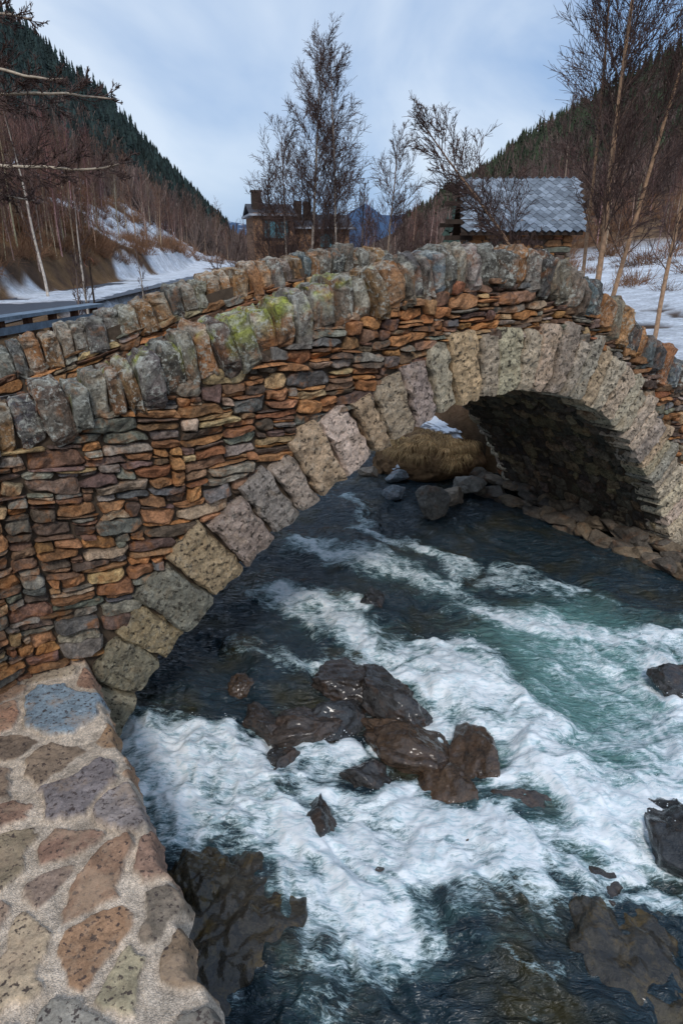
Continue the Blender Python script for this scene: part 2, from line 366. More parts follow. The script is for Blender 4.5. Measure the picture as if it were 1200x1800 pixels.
# upstream wing wall
rng=rs(31);wa=np.array([3.25,11.75]);wb_=np.array([2.45,17.]);wl=np.linalg.norm(wb_-wa);wd=(wb_-wa)/wl;wn=np.array([wd[1],-wd[0]])
def wmap(u,v,o):
    return np.stack([wa[0]+wd[0]*u-wn[0]*o,wa[1]+wd[1]*u-wn[1]*o,v],-1)
wing=empty('river_retaining_wall')
R=wallrects(0,wl,-.3,1.9,.07,.05,rng);stones('wall_stones',R,wmap,rng,M_face,rcol(len(R),rng),parent=wing,nu=9,nv=6)
u=np.array([0,wl]);V=np.stack([wmap(u,u*0-.5,u*0-.03),wmap(u,u*0+1.9,u*0-.03),wmap(u,u*0+1.9,u*0-.5)],1)
mk('wall_core',V,gridF(2,3),M_mortar,parent=wing)
# ------------------------------------------------------------------ foreground ledge
ledge=empty('flagstone_river_wall')
LZ=.80;EO=.03
s_=np.linspace(-3.3,-.10,340)
w_=np.unique(np.r_[np.linspace(-7,-4.4,120),np.linspace(-4.4,-.1,620),np.linspace(-.1,.6,20)])
S,W=np.meshgrid(s_,w_,indexing='ij')
rng=rs(43);pts=[]
for i in range(10):
    for j in range(22):
        pts.append((-3.45+i*.36+rng.uniform(-.15,.15)+(j%2)*.16,-7+j*.37+rng.uniform(-.15,.15)))
pts.append((-.44,-.52));NB=len(pts)-1
pts=[p for i,p in enumerate(pts) if i==NB or math.hypot(p[0]+.44,p[1]+.52)>.30];NB=len(pts)-1
Sw=S+.10*fbm(S*2.6,W*2.6,1.,5);Ww=W+.10*fbm(S*2.6,W*2.6,8.,5)
d1=np.full(S.shape,9.);d2=d1.copy();idx=np.zeros(S.shape,int)
for k,(a_,b_) in enumerate(pts):
    an=rng.uniform(-1.5,1.5);asp=rng.uniform(1.,1.4);ca,sa=math.cos(an),math.sin(an);dx=Sw-a_;dy=Ww-b_
    if k==NB:asp=1.05
    uu=dx*ca+dy*sa;vv=(dy*ca-dx*sa)*asp;d=np.maximum(np.hypot(uu,vv),.76*(np.abs(uu)+np.abs(vv)))*(rng.uniform(.82,1.2) if k!=NB else .72)
    m1=d<d1;m2=(~m1)&(d<d2)
    d2=np.where(m1,d1,np.where(m2,d,d2));idx=np.where(m1,k,idx);d1=np.where(m1,d,d1)
n_=fbm(S*7,W*7,3.,4)
e=d2-d1+.03*n_-.035*ss(fbm(S*1.2,W*1.2,5.,2),0,.4)
mask=ss(e,.05,.075);
palg=np.array([(.38,.22,.135),(.33,.21,.14),(.28,.205,.15),(.44,.27,.16),(.33,.30,.25),(.48,.38,.26),(.25,.22,.19),(.38,.28,.19)])
pc=rcol(len(pts),rng,palg,np.array([.24,.2,.14,.12,.05,.1,.07,.08]),.14);pc[NB]=(.27,.34,.39)
tilt=rng.uniform(-.07,.07,(len(pts),2));PT=np.array(pts)
hst=rng.uniform(-.006,.026,len(pts))[idx]+tilt[idx,0]*(S-PT[idx,0])+tilt[idx,1]*(W-PT[idx,1])
z=LZ+mask*(.022+hst)+(1-mask)*(.016*fbm(S*5,W*5,2.,3))+.009*fbm(S*16,W*16,4.,4)+.022*fbm(S*1.1,W*1.1,6.,2)
edge=ss(S,-.19,-.10);z=z-edge**2*.16
S2=S+EO+.10*noise(W*1.9,2.,2.)*ss(S,-.8,-.15)+.05*fbm(W*5,2.,2.,3)*ss(S,-.4,-.15)
mc=np.array([.66,.54,.42]);C=mc[None,None]*(1+.12*n_[...,None])*(1-mask[...,None])+pc[idx]*mask[...,None]
C=np.concatenate([C,mask[...,None]],-1)
m=NT('flagstone_and_mortar');at=m.attr();c=at.outputs['Color'];al=at.outputs['Alpha']
c=m.mix(c,m.ramp(m.noise(7,7,.7),[(.3,.6),(.7,1.45)]),1.,'MULTIPLY')
c=m.mix(c,m.ramp(m.noise(60,4,.6),[(.3,.75),(.7,1.25)]),1.,'MULTIPLY')
f=m.math('MULTIPLY',m.ramp(m.noise(34,5,.6),[(.39,.9),(.44,0)]),al);c=m.mix(c,(.07,.05,.045),f)
f=m.math('MULTIPLY',m.ramp(m.noise(4,5,.7),[(.50,0),(.62,.5)]),al);c=m.mix(c,(.52,.37,.25),f)
inv=m.math('SUBTRACT',1.,al);vo=m.n('ShaderNodeTexVoronoi');vo.inputs['Scale'].default_value=120;m.l(m.tc,vo.inputs['Vector'])
gr=m.ramp(vo.outputs['Color'],[(.2,.78),(.8,1.2)]);c=m.mix(c,m.mix(c,gr,1.,'MULTIPLY'),inv)
m.base(c);m.b.inputs['Roughness'].default_value=.8;m.b.inputs['Specular IOR Level'].default_value=.3
h=m.math('ADD',m.noise(70,6,.75),m.math('MULTIPLY',m.math('MULTIPLY',vo.outputs['Distance'],inv),1.2))
m.l(m.bump(h,.7,.01,m.bump(m.noise(16,6,.7),.6,.02)),m.b.inputs['Normal']);M_flag=m.m
mk('flagstone_top',P(S2,W,z),gridF(len(s_),len(w_)),M_flag,C.reshape(-1,4),smooth=True,parent=ledge)
R=wallrects(-7,.3,-.6,LZ-.13,.09,.07,rng);R=R[R[:,1]+R[:,3]<LZ-.09]
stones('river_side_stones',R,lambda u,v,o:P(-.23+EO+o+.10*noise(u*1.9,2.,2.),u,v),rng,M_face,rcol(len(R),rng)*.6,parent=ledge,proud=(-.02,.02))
u=np.linspace(-7,.6,30);V=np.stack([P(-.25+EO+.1*noise(u*1.9,2.,2.),u,u*0-1),P(-.25+EO+.1*noise(u*1.9,2.,2.),u,u*0+LZ-.10)],1)
mk('wall_core',V,gridF(30,2),M_mortar,parent=ledge)
# ------------------------------------------------------------------ terrain
cpt=lambda w:tuple((A+3.96*av+w*nv_))
RV=np.array([cpt(-30),cpt(-8),cpt(4.6),(-3.0,16.5),(-4.6,22),(-5.5,32),(-7,60),(-9,120)])
def rdist(x,y):
    d=np.full(np.shape(x),1e9)
    for p,q in zip(RV[:-1],RV[1:]):
        v=q-p;t=np.clip(((x-p[0])*v[0]+(y-p[1])*v[1])/(v@v),0,1)
        d=np.minimum(d,np.hypot(x-p[0]-t*v[0],y-p[1]-t*v[1]))
    return d
azL=np.array([-180,-120,-70,-40,-23.4,-20,-17.5,-15,-12.35,-10.3,-8,-5,-1,1.5,4.1,6.3,8.5,11.3,14,16.7,20,23.6,30,45,80,120,180])
taL=np.array([.12,.2,.34,.32,.248,.202,.165,.120,.078,.043,.016,.006,.004,.008,.03,.055,.080,.105,.142,.170,.198,.228,.28,.34,.3,.2,.12])
azF=np.array([-180,-60,-25,-14,-9,-5,-2.5,-1,.5,1.9,3.2,4.5,7,12,25,60,180]);taF=np.array([.1,.12,.1,.06,.04,.03,.036,.032,.052,.064,.050,.05,.062,.08,.12,.12,.1])
R1=300.
roadx=lambda y:-10.2-.035*(y-12)
roadz=lambda y:2.25+.008*y
def terr(x,y):
    r=np.hypot(x,y);az=np.degrees(np.arctan2(x,y));s,w=SW(x,y)
    zb=1.3+.8*ss(-x,-1,4);zb=zb+(2.5-zb)*ss(r,25,70)+.12*fbm(x*.3,y*.3,1.,3)*ss(r,8,20)
    cam=(w<.3)&(s<1)
    lo=np.where(x>-3.3,.35,2.0);zb=np.where(cam,lo,zb)
    foot=(w>-.2)&(w<WID+.2);zb=np.where(foot,np.minimum(zb,top(s)-1.2),zb)
    zb=zb+ss(-x-y*.12,9,15)*1.9*ss(y,8,14)+ss(-x-y*.2,12,24)*2.2*ss(y,8,14)
    T=np.interp(az,azL,taL);q=r/R1
    up=np.where(q<1,q**1.75,1-.6*(q-1));up=np.maximum(up,-.0)
    z=zb+T*R1*up*(1+.10*fbm(x*.012,y*.012,5.,4)*ss(r,60,200))+fbm(x*.03,y*.03,2.,4)*3.*ss(r,80,260)*np.clip(T*8,0,1)
    T2=np.interp(az,azF,taF);R2=1500.
    b=ss(r,500,R2)*(1-.4*ss(r,R2,2600))
    z=z+T2*R2*b*(1+.10*fbm(x*.004,y*.004,9.,5))
    z=z+(4-2.5)*ss(r,100,280)
    rm=(1-ss(np.abs(x-roadx(y)),2.0,3.4))*ss(y,3,7)*(1-ss(y,60,80))
    z=z+(roadz(y)-z)*rm
    d=rdist(x,y);hw=3.98+(2.75-3.98)*ss(w,3.7,5.2)
    bk=ss(d-hw-.25*fbm(x*.9,y*.9,4.,2)*ss(w,3.6,4.2),0,1.5)
    far=ss(r,90,130)
    return (-.9+(z+.9)*np.maximum(bk,far))
azs=np.radians(np.unique(np.r_[np.arange(-180,-34,2.),np.arange(-34,34,.14),np.arange(34,180.1,2.)]))
rr=np.exp(np.arange(math.log(1.),math.log(4000),.02))
AZ,RRr=np.meshgrid(azs,rr,indexing='ij');X=np.sin(AZ)*RRr;Y=np.cos(AZ)*RRr
Z=terr(X,Y)
n1=fbm(X*.12,Y*.12,1.,5);n2=fbm(X*.5,Y*.5,3.,4);azd=np.degrees(AZ)
ochre=np.array([.29,.17,.08]);brown=np.array([.12,.075,.05]);green=np.array([.024,.036,.030]);snow=np.array([.80,.84,.90]);redb=np.array([.12,.08,.062])
t=ss(n2,-.4,.5)[...,None];C=ochre*t+brown*(1-t)
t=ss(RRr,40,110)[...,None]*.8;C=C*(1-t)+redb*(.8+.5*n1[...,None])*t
hgt=Z
t=(ss(hgt+10*n1,6,26)*ss(RRr,80,150)*np.where(azd<0,1,.72))[...,None];C=C*(1-t)+green*(1+.5*n2[...,None])*t
t=(ss(RRr,480,800))[...,None];C=C*(1-t)+np.array([.06,.11,.20])*t  # far slopes fade to blue: distance haze painted into the ground colour
sn=ss(fbm(X*.09,Y*.09,7.,4)*1.3+n2*.3+.5*np.exp(-((azd+15)/5.5)**2)-.0,.05,.2)*ss(RRr,20,28)*(1-ss(RRr,110,150))*ss(-azd,7.0,9.5)
sn=np.maximum(sn,ss(n2*.5+n1*.4+.35,.0,.12)*ss(azd,17,19)*(1-ss(azd,34,40))*ss(RRr,14,16)*(1-ss(RRr,44,52)))
sn=np.maximum(sn,.7*ss(fbm(X*.06,Y*.06,11.,5),.24,.38)*ss(hgt,34,50)*(azd<0))
sn=np.maximum(sn,ss(n2+.1*n1,.18,.28)*ss(RRr,12.5,14)*(1-ss(RRr,20,30))*.9*(azd>3)*(azd<17))
C=C*(1-sn[...,None])+snow*sn[...,None]
Z=Z+sn*.06
bedm=(Z<.1)&(RRr<60);C[bedm]=(.07,.06,.045)
m=NT('ground');c=m.attr().outputs['Color'];c=m.mix(c,m.ramp(m.noise(1.3,8,.7),[(.3,.6),(.7,1.3)]),1.,'MULTIPLY')
c=m.mix(c,m.ramp(m.noise(9,6,.7),[(.3,.7),(.7,1.25)]),1.,'MULTIPLY');m.base(c);m.b.inputs['Roughness'].default_value=.95
m.b.inputs['Specular IOR Level'].default_value=.15;m.l(m.bump(m.noise(4,8,.75),.8,.2),m.b.inputs['Normal'])
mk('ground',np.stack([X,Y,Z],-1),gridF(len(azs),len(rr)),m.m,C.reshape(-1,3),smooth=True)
# ------------------------------------------------------------------ river water
xs=np.unique(np.r_[np.linspace(-14,-2.2,50),np.arange(-2.2,4.6,.0115),np.linspace(4.6,14,90)])
ys=[-8.]
while ys[-1]<60:
    y=ys[-1];ys.append(y+(.15 if y<1.7 else (.0115 if y<4.5 else (.0115+(y-4.5)*.004 if y<14 else .12+ (y-14)*.03))))
ys=np.array(ys);X,Y=np.meshgrid(xs,ys,indexing='ij')
wx=fbm(X*.9,Y*.9,1.,4);wy=fbm(X*.9,Y*.9,21.,4)
w2x=fbm(X*3,Y*3,31.,3);w2y=fbm(X*3,Y*3,41.,3)
Xw=X+.50*wx+.10*w2x;Yw=Y+.50*wy+.10*w2y
def caps(pts,rad,st):
    r=np.zeros(X.shape)
    for p,q in zip(pts[:-1],pts[1:]):
        p=np.array(p,float);q=np.array(q,float);v=q-p;t=np.clip(((Xw-p[0])*v[0]+(Yw-p[1])*v[1])/(v@v),0,1)
        d=np.hypot(Xw-p[0]-t*v[0],Yw-p[1]-t*v[1]);r=np.maximum(r,np.exp(-(d/rad)**2))
    return r*st
M=np.zeros(X.shape);G=np.zeros(X.shape)
for pts,rad,st,gw in [
 ([(-1.8,4.7),(-1.25,4.15),(-.6,3.75),(-.1,3.35),(.1,3.05)],.58,1.0,.45),
 ([(-1.7,4.9),(-1.1,4.6),(-.6,4.3)],.36,.9,.35),
 ([(-.3,3.7),(.3,3.6),(.9,3.45)],.40,.9,.4),([(.5,4.05),(1.0,3.7),(1.3,3.4)],.30,.85,.3),
 ([(1.2,5.6),(1.5,5.0),(1.65,4.4),(1.9,3.9),(2.4,3.75)],.45,1.0,.8),
 ([(2.6,4.2),(3.1,4.9),(3.4,5.8)],.5,.85,1.),([(2.2,4.6),(2.7,5.4),(2.6,6.2)],.8,.62,1.3),
 ([(-.9,7.5),(-.3,7.0),(.2,6.5),(.8,6.1),(1.3,5.9)],.34,.9,.5),([(.4,5.75),(1.0,5.7),(1.4,5.9)],.28,.85,.4),
 ([(-.5,9.1),(.1,8.5),(.8,7.9),(1.6,7.7)],.38,.78,.5),([(.4,9.4),(1.2,8.7),(1.7,8.1)],.3,.7,.4),
 ([(1.7,7.1),(2.5,6.4),(3.3,6.2),(4.2,6.4)],.42,.85,.6),([(0,11.2),(.4,10.2),(.6,9.6)],.28,.6,.2),
 ([(-.2,2.9),(.1,2.7)],.25,.5,.1),([(-1.4,6.3),(-.6,6.0),(0,5.9)],.25,.5,.2),([(3.2,3.8),(4.5,3.0),(5,1)],.5,.7,.6),([(2.2,7.9),(3,7.3)],.28,.6,.3),
 ([(.2,4.0),(-.1,4.3),(-.3,4.5)],.24,.6,.2),([(.1,4.6),(.45,4.5)],.14,.5,.1),([(1.2,3.3),(1.9,3.4),(2.3,3.5)],.24,.7,.3),([(1.0,4.8),(.8,4.9),(1.1,5.2)],.2,.55,.2),([(.6,2.9),(1.1,2.75)],.14,.4,.0),([(1.9,3.05),(2.3,2.9)],.15,.45,.0)]:
    M=np.maximum(M,caps(pts,rad,st));G=np.maximum(G,caps(pts,rad*1.5,gw))
q=X*.6-Y*.8;c_=X*.8+Y*.6
qw=q+.30*wx+.08*w2x;cw=c_+.30*wy+.08*w2y
st=fbm(qw*1.5,cw*4.5,3.,5)
rid=1-2.2*np.abs(fbm(qw*1.6,cw*5.0,6.,5));rid2=1-2.2*np.abs(fbm(Xw*3.3,Yw*3.3,26.,5))
fine=fbm(X*11+wx,Y*11+wy,5.,4)
foam=M*1.0+.34*st+(.30*rid+.26*rid2)*(.34+.66*M)+.12*fine-.40
for (rx_,ry_,rz_),(a1,b1,c1) in rk:
    foam+=.38*np.exp(-((np.hypot((X-rx_)/(a1+.02),(Y-ry_)/(b1+.05))-1.0)/.20)**2)*ss(M+rid2*.3,.05,.5)
foam=np.clip(foam,0,1.2)
calm=ss(Y,5,10)*.45
hz=(.115*fbm(qw*.7,cw*1.0,8.,2)+.060*fbm(qw*1.5,cw*2.6,11.,2)+.018*(1-2*np.abs(noise(Xw*3.5,Yw*4.5,13.)))+.012*fbm(Xw*7,Yw*9,14.,2))*(1-.45*calm)
near=ss(-Y,-3.7,-2.9)
hz+=near*(.045*(1-2*np.abs(noise(qw*2.0,cw*3.6,15.)))+.018*(1-2*np.abs(noise(qw*4.2,cw*7,16.))))
bil=fbm(qw*3.5,cw*6,17.,2)
hz+=M*.07+np.clip(foam,0,1)*(.015+.036*bil+.007*fine)
hz+=.10*caps([(1.1,5.7),(1.5,4.9),(1.9,3.9)],.3,1)-.10*caps([(2.1,4.9),(2.6,5.4)],.5,1)
m=NT('river_water');fo=m.attr('foam').outputs['Fac'];ga=m.attr('aeration').outputs['Fac']
mp=m.n('ShaderNodeMapping');mp.inputs['Rotation'].default_value=(0,0,math.radians(53));mp.inputs['Scale'].default_value=(1.,3.2,1.);m.l(m.tc,mp.inputs[0])
fn=m.noise(4.5,10,.68,1.2,mp.outputs[0]);fn2=m.noise(16,8,.72,1.0,mp.outputs[0]);fn3=m.noise(9,8,.65,.8,mp.outputs[0])
lace=m.ramp(m.math('ABSOLUTE',m.math('SUBTRACT',fn3,.5)),[(.0,1),(.045,0)])
sub=m.math('SUBTRACT',fn,.5);ff=m.math('ADD',fo,m.math('MULTIPLY',sub,1.5));ff=m.math('ADD',ff,m.math('MULTIPLY',m.math('SUBTRACT',fn2,.5),.9))
ff=m.math('ADD',ff,m.math('MULTIPLY',lace,m.ramp(fo,[(.0,.08),(.25,.28)])))
fac=m.ramp(ff,[(.24,0),(.40,.28),(.58,.66),(.84,1)])
tint=m.mix((.013,.030,.041),(.040,.036,.016),m.ramp(m.noise(1.3,5,.6),[(.48,0),(.66,1)]))
aer=m.mix(tint,(.12,.25,.235),m.ramp(m.math('ADD',ga,m.math('MULTIPLY',m.math('SUBTRACT',m.noise(2.5,6,.68,.8,mp.outputs[0]),.5),1.1)),[(.25,0),(.6,.35),(1.1,1)]))
foamc=m.mix((.40,.56,.58),(.92,.95,.96),m.ramp(ff,[(.42,0),(.92,1)]))
foamc=m.mix(foamc,m.ramp(m.noise(9,6,.62,1.2,mp.outputs[0]),[(.36,(.60,.73,.76)),(.54,(1,1,1))]),1.,'MULTIPLY')  # noise puts darker bluish valley shading into the foam colour
m.base(m.mix(aer,foamc,fac));m.l(m.ramp(fac,[(0,.04),(.5,.45)]),m.b.inputs['Roughness'])
m.b.inputs['IOR'].default_value=1.33;m.b.inputs['Specular IOR Level'].default_value=1.
wet=m.math('SUBTRACT',1.,fac)
b1=m.bump(m.noise(4,5,.58,.8,mp.outputs[0]),m.math('ADD',m.math('MULTIPLY',wet,.8),.05),.12)
b1=m.bump(m.noise(12,3,.5,.6,mp.outputs[0]),m.math('ADD',m.math('MULTIPLY',wet,.35),.03),.03,b1)
b1=m.bump(ff,m.math('MULTIPLY',fac,.22),.03,b1)
m.l(b1,m.b.inputs['Normal'])
WZ=hz-.05
mk('river_water',np.stack([X,Y,WZ],-1),gridF(len(xs),len(ys)),m.m,smooth=True,attrs={'foam':foam,'aeration':G})
rng=rs(77);cand=np.argwhere((foam>.75)&(rid2>.45)&(Y<6.8)&(Y>2.3)&(X>-2)&(X<3.6));sel=cand[rng.choice(len(cand),2600)]
v0,f0=ICO[1];V=[];F=[];n=0
for i,j in sel:
    r_=rng.uniform(.0015,.0045)*(1.6 if rng.uniform()<.1 else 1);c0=np.array([X[i,j]+rng.normal()*.03,Y[i,j]+rng.normal()*.03,WZ[i,j]+abs(rng.normal())*.045+.005])
    V.append(v0*r_+c0);F.append(f0+n);n+=len(v0)
ms=NT('spray');ms.base((.86,.9,.92));ms.b.inputs['Roughness'].default_value=.3
mk('water_spray',np.concatenate(V),np.concatenate(F),ms.m,smooth=True)
# ------------------------------------------------------------------ trees
def rot_to(d,ang,az):
    d=d/np.linalg.norm(d);ref=np.array([0,0,1.]) if abs(d[2])<.9 else np.array([1.,0,0])
    u=np.cross(d,ref);u/=np.linalg.norm(u);v=np.cross(d,u)
    return d*math.cos(ang)+(u*math.cos(az)+v*math.sin(az))*math.sin(ang)
def limb(p,d,L,r0,r1,n,rng,wob,up):
    pts=[p];d=d/np.linalg.norm(d)
    for i in range(n-1):
        d=d+rng.normal(size=3)*wob+np.array([0,0,up]);d/=np.linalg.norm(d);pts.append(pts[-1]+d*L/(n-1))
    return np.array(pts),np.linspace(r0,r1,n)
def tree(rng,H,r0,d0=(0,0,1),n1=34,n2=8,n3=5,spread=.30,start=.22,p0=(0,0,0),wob=.022,up=.02,tw=.0048):
    out=[];tp,tr=limb(np.array(p0,float),np.array(d0,float),H,r0,.012,16,rng,wob,up);out.append((tp,tr))
    for i in range(n1):
        t=start+(1-start)*(i+rng.uniform(0,1))/n1;t=min(t,.985);k=t*15;a=int(k);f=k-a
        p=tp[a]*(1-f)+tp[a+1]*f;dd=tp[a+1]-tp[a]
        L=H*spread*(1.05-.75*t)*rng.uniform(.6,1.2)*min(1,.55+2*(t-start));rr_=max(.007,r0*(1-t)*.36)
        bp,br=limb(p,rot_to(dd,rng.uniform(.45,.85),rng.uniform(0,6.28)),L,rr_,.005,7,rng,.09,.07);out.append((bp,br))
        m2=max(3,int(n2*(.5+L/(H*spread))))
        for j in range(m2):
            t2=.15+.85*(j+rng.uniform(0,1))/m2;k2=min(t2,.98)*6;a2=int(k2);f2=k2-a2
            p2=bp[a2]*(1-f2)+bp[a2+1]*f2
            L2=L*rng.uniform(.28,.55)*(1.15-.6*t2)
            sp,sr=limb(p2,rot_to(bp[a2+1]-bp[a2],rng.uniform(.35,.8),rng.uniform(0,6.28)),L2,max(.0055,rr_*.4),tw,5,rng,.12,.05);out.append((sp,sr))
            for k3 in range(n3):
                a3=rng.randint(1,4);L3=L2*rng.uniform(.35,.7)
                out.append(limb(sp[a3],rot_to(sp[a3+1]-sp[a3],rng.uniform(.3,.8),rng.uniform(0,6.28)),L3,tw*1.05,tw*.75,3,rng,.15,.0))
    return out
def tubes(polys,trunk=(.34,.25,.18),twig=(.11,.07,.06),rt=.03):
    V=[];F=[];C=[];n=0;gr={}
    for p,r in polys:gr.setdefault(len(p),[]).append((p,r))
    for k,l in gr.items():
        Pp=np.array([x[0] for x in l]);Rr=np.array([x[1] for x in l]);sd=7 if k>10 else (4 if k>5 else 3)
        T=np.gradient(Pp,axis=1);T/=np.linalg.norm(T,axis=2,keepdims=True)+1e-9
        ref=np.where(np.abs(T[...,2:3])<.9,np.array([0,0,1.]),np.array([1.,0,0]))
        U=np.cross(T,ref);U/=np.linalg.norm(U,axis=2,keepdims=True)+1e-9;W_=np.cross(T,U)
        an=np.arange(sd)*2*math.pi/sd
        v=Pp[:,:,None]+Rr[:,:,None,None]*(np.cos(an)[:,None]*U[:,:,None]+np.sin(an)[:,None]*W_[:,:,None])
        N=len(l);i=(np.arange(N)[:,None,None]*k+np.arange(k-1)[None,:,None])*sd;j=np.arange(sd)[None,None];j2=(j+1)%sd
        f=np.stack([i+j,i+j2,i+sd+j2,i+sd+j],-1).reshape(-1,4)+n
        t=ss(Rr,.008,rt)[:,:,None,None];c=np.array(twig)*(1-t)+np.array(trunk)*t+0*v
        V.append(v.reshape(-1,3));F.append(f);C.append(c.reshape(-1,3));n+=N*k*sd
    return np.concatenate(V),np.concatenate(F),np.concatenate(C)
def gz(x,y):return float(terr(np.array([x]),np.array([y]))[0])
def addtree(name,x,y,seed,H,r0,**k):
    cc={q:k.pop(q) for q in('trunk','twig') if q in k};z=gz(x,y)-.1
    V,F,C=tubes(tree(rs(seed),H,r0,p0=(x,y,z),**k),**cc);return mk(name,V,F,M_bark,C,smooth=True)
T1=(.50,.42,.35)
addtree('bare_birch_tree',-1.0,22,101,9.2,.07,n1=68,n2=10,n3=7,spread=.31,trunk=T1,wob=.008)
addtree('bare_birch_tree',-1.6,22.6,102,8.2,.055,d0=(-.03,0,1),n1=56,n2=10,n3=6,spread=.33,trunk=T1,wob=.010)
addtree('bare_birch_tree',-.2,21.6,103,7.8,.055,d0=(.02,0,1),n1=54,n2=10,n3=6,spread=.33,trunk=T1,wob=.010)
addtree('bare_birch_tree',-2.4,23,104,7.4,.05,d0=(-.01,0,1),n1=50,n2=9,n3=6,spread=.34,trunk=T1,wob=.012)
addtree('bare_birch_tree',1.35,22,105,6.0,.045,d0=(.05,0,1),n1=46,n2=8,n3=6,spread=.38)
addtree('bare_birch_tree',.55,24,106,5.0,.04,n1=30,n2=7,n3=5,spread=.3)
addtree('bare_birch_tree',-3.7,22,107,5.2,.04,n1=30,n2=7,n3=4,spread=.24)
addtree('bare_birch_tree',-4.2,26,108,5.4,.045,n1=26,n2=6,n3=4,spread=.2)
addtree('bare_birch_tree',2.3,25,109,3.8,.04,n1=28,n2=7,n3=4,spread=.34)
addtree('bare_birch_tree',-.1,26,119,4.4,.04,n1=24,n2=7,n3=4,spread=.34)
addtree('bare_birch_tree',3.2,26,122,4.2,.04,n1=26,n2=7,n3=4,spread=.34)
ot=(.46,.29,.18)
addtree('bare_birch_tree',5.55,15.2,111,10.6,.075,d0=(.06,0,1),n1=66,n2=10,n3=7,spread=.29,trunk=ot)
addtree('bare_birch_tree',5.9,15.6,112,10.0,.06,d0=(.12,0,1),n1=52,n2=9,n3=6,spread=.26,trunk=ot)
addtree('bare_birch_tree',5.6,15.9,113,9.2,.05,d0=(-.03,0,1),n1=50,n2=9,n3=6,spread=.29,trunk=ot,start=.4)
addtree('leaning_birch_tree',5.3,14.6,114,6.2,.055,d0=(-.56,0,1),n1=50,n2=10,n3=7,spread=.32,up=-.012,trunk=ot,wob=.03,start=.35)
addtree('bare_birch_tree',7.9,17,115,8.4,.06,n1=44,n2=8,n3=5,trunk=ot)
addtree('bare_birch_tree',8.4,27,116,7.6,.05,n1=34,n2=8,n3=4,d0=(-.03,0,1))
addtree('bare_birch_tree',-8.1,22,117,5.8,.055,n1=30,n2=6,n3=3,spread=.18,trunk=(.6,.52,.44))
addtree('bare_birch_tree',-7.2,25,121,5.2,.05,n1=26,n2=6,n3=3,spread=.18,trunk=(.6,.52,.44))
addtree('bare_birch_tree',-11.5,27,123,6.6,.06,n1=30,n2=6,n3=3,spread=.22,trunk=(.6,.52,.44))
addtree('bare_birch_tree',-7.0,17.8,118,3.6,.03,n1=22,n2=6,n3=3,spread=.2,trunk=(.4,.3,.24))
rng=rs(130);tp=tree(rng,7.5,.13,p0=(-5.95,9.8,1.9),n1=30,n2=8,n3=5,spread=.3,d0=(-.10,0,1))
for z0,dx_,L in((6.0,(1,.3,.10),3.1),(5.2,(1,.1,.0),3.2),(6.6,(1,.1,.35),2.4),(4.9,(1,.6,.05),2.2),(6.2,(1,.2,.15),2.6)):
    sub=tree(rng,L,.036,d0=dx_,p0=(-6.15,9.8,z0),n1=30,n2=8,n3=5,spread=.28,start=.2,up=-.0,wob=.08);tp+=sub
V,F,C=tubes(tp,trunk=(.60,.50,.38),rt=.018);mk('bare_roadside_tree',V,F,M_bark,C,smooth=True)
def inst(var,pos,sc,ang,name,mat,smooth=False,tints=None):
    V=[];F=[];C=[];n=0
    for i,(p,s,a_) in enumerate(zip(pos,sc,ang)):
        v,f,c=var[i%len(var)];V.append((v*s)@rotz(a_).T+p);F.append(f+n);n+=len(v);C.append(c*(tints[i] if tints is not None else 1))
    return mk(name,np.concatenate(V),np.concatenate(F),mat,np.concatenate(C),smooth=smooth)
def scatter(n,az0,az1,r0,r1,rng,pw=1.):
    out=[]
    while len(out)<n:
        az=math.radians(rng.uniform(az0,az1));r=r0+(r1-r0)*rng.uniform()**pw;x,y=math.sin(az)*r,math.cos(az)*r
        if rdist(np.array([x]),np.array([y]))[0]<4.5 and r<90:continue
        if abs(x-5.9)<3.5 and abs(y-24.5)<3:continue
        if -9<x<-1 and 54<y<68:continue
        if -8<x<8 and y<30:continue
        if abs(x-roadx(y))<2.8 and y<70:continue
        out.append((x,y))
    o=np.array(out);return np.c_[o,terr(o[:,0],o[:,1])-.15]
var=[]
for i in range(6):
    v,f,c=tubes(tree(rs(200+i),6.,.045,n1=26,n2=6,n3=1,spread=.32,tw=.007),trunk=(.40,.30,.24),twig=(.15,.085,.068),rt=.04);var.append((v,f,c))
rng=rs(51)
pos=np.concatenate([scatter(200,-29,-12,24,90,rng,1.),scatter(70,-30,-20,24,45,rng,1.),scatter(50,-12,-2,60,110,rng),scatter(40,-2,10,45,110,rng),scatter(130,9,30,38,120,rng,.9)])
n=len(pos);tn=rng.uniform(.5,1.4,(n,1))*np.array([1.03,1,.97])*rng.uniform(.85,1.15,(n,3))
inst(var,pos,rng.uniform(.5,1.05,n),rng.uniform(0,6.28,n),'bare_woodland_trees',M_bark,tints=tn)
varb=[]
for i in range(4):
    r_=rs(300+i);ps=[]
    for k in range(40):
        d=np.array([r_.normal()*.7,r_.normal()*.7,1.]);ps.append(limb(np.array([r_.normal()*.25,r_.normal()*.25,0]),d,r_.uniform(.4,1.2),.011,.006,5,r_,.2,.03))
        for q in range(3):ps.append(limb(ps[-1-q][0][1+q%2],d+r_.normal(size=3)*.8,r_.uniform(.25,.6),.007,.005,3,r_,.2,.0))
    varb.append(tubes(ps,trunk=(.19,.10,.06),twig=(.21,.11,.06)))
pos=np.concatenate([scatter(320,-30,-8,18,80,rng,1.3),scatter(90,-8,10,40,90,rng),scatter(190,9,29,30,90,rng)])
n=len(pos);inst(varb,pos,rng.uniform(.6,1.4,n),rng.uniform(0,6.28,n),'bare_shrubs',M_bark,tints=rng.uniform(.6,1.5,(n,1))*np.array([1.,1,1]))
varc=[]
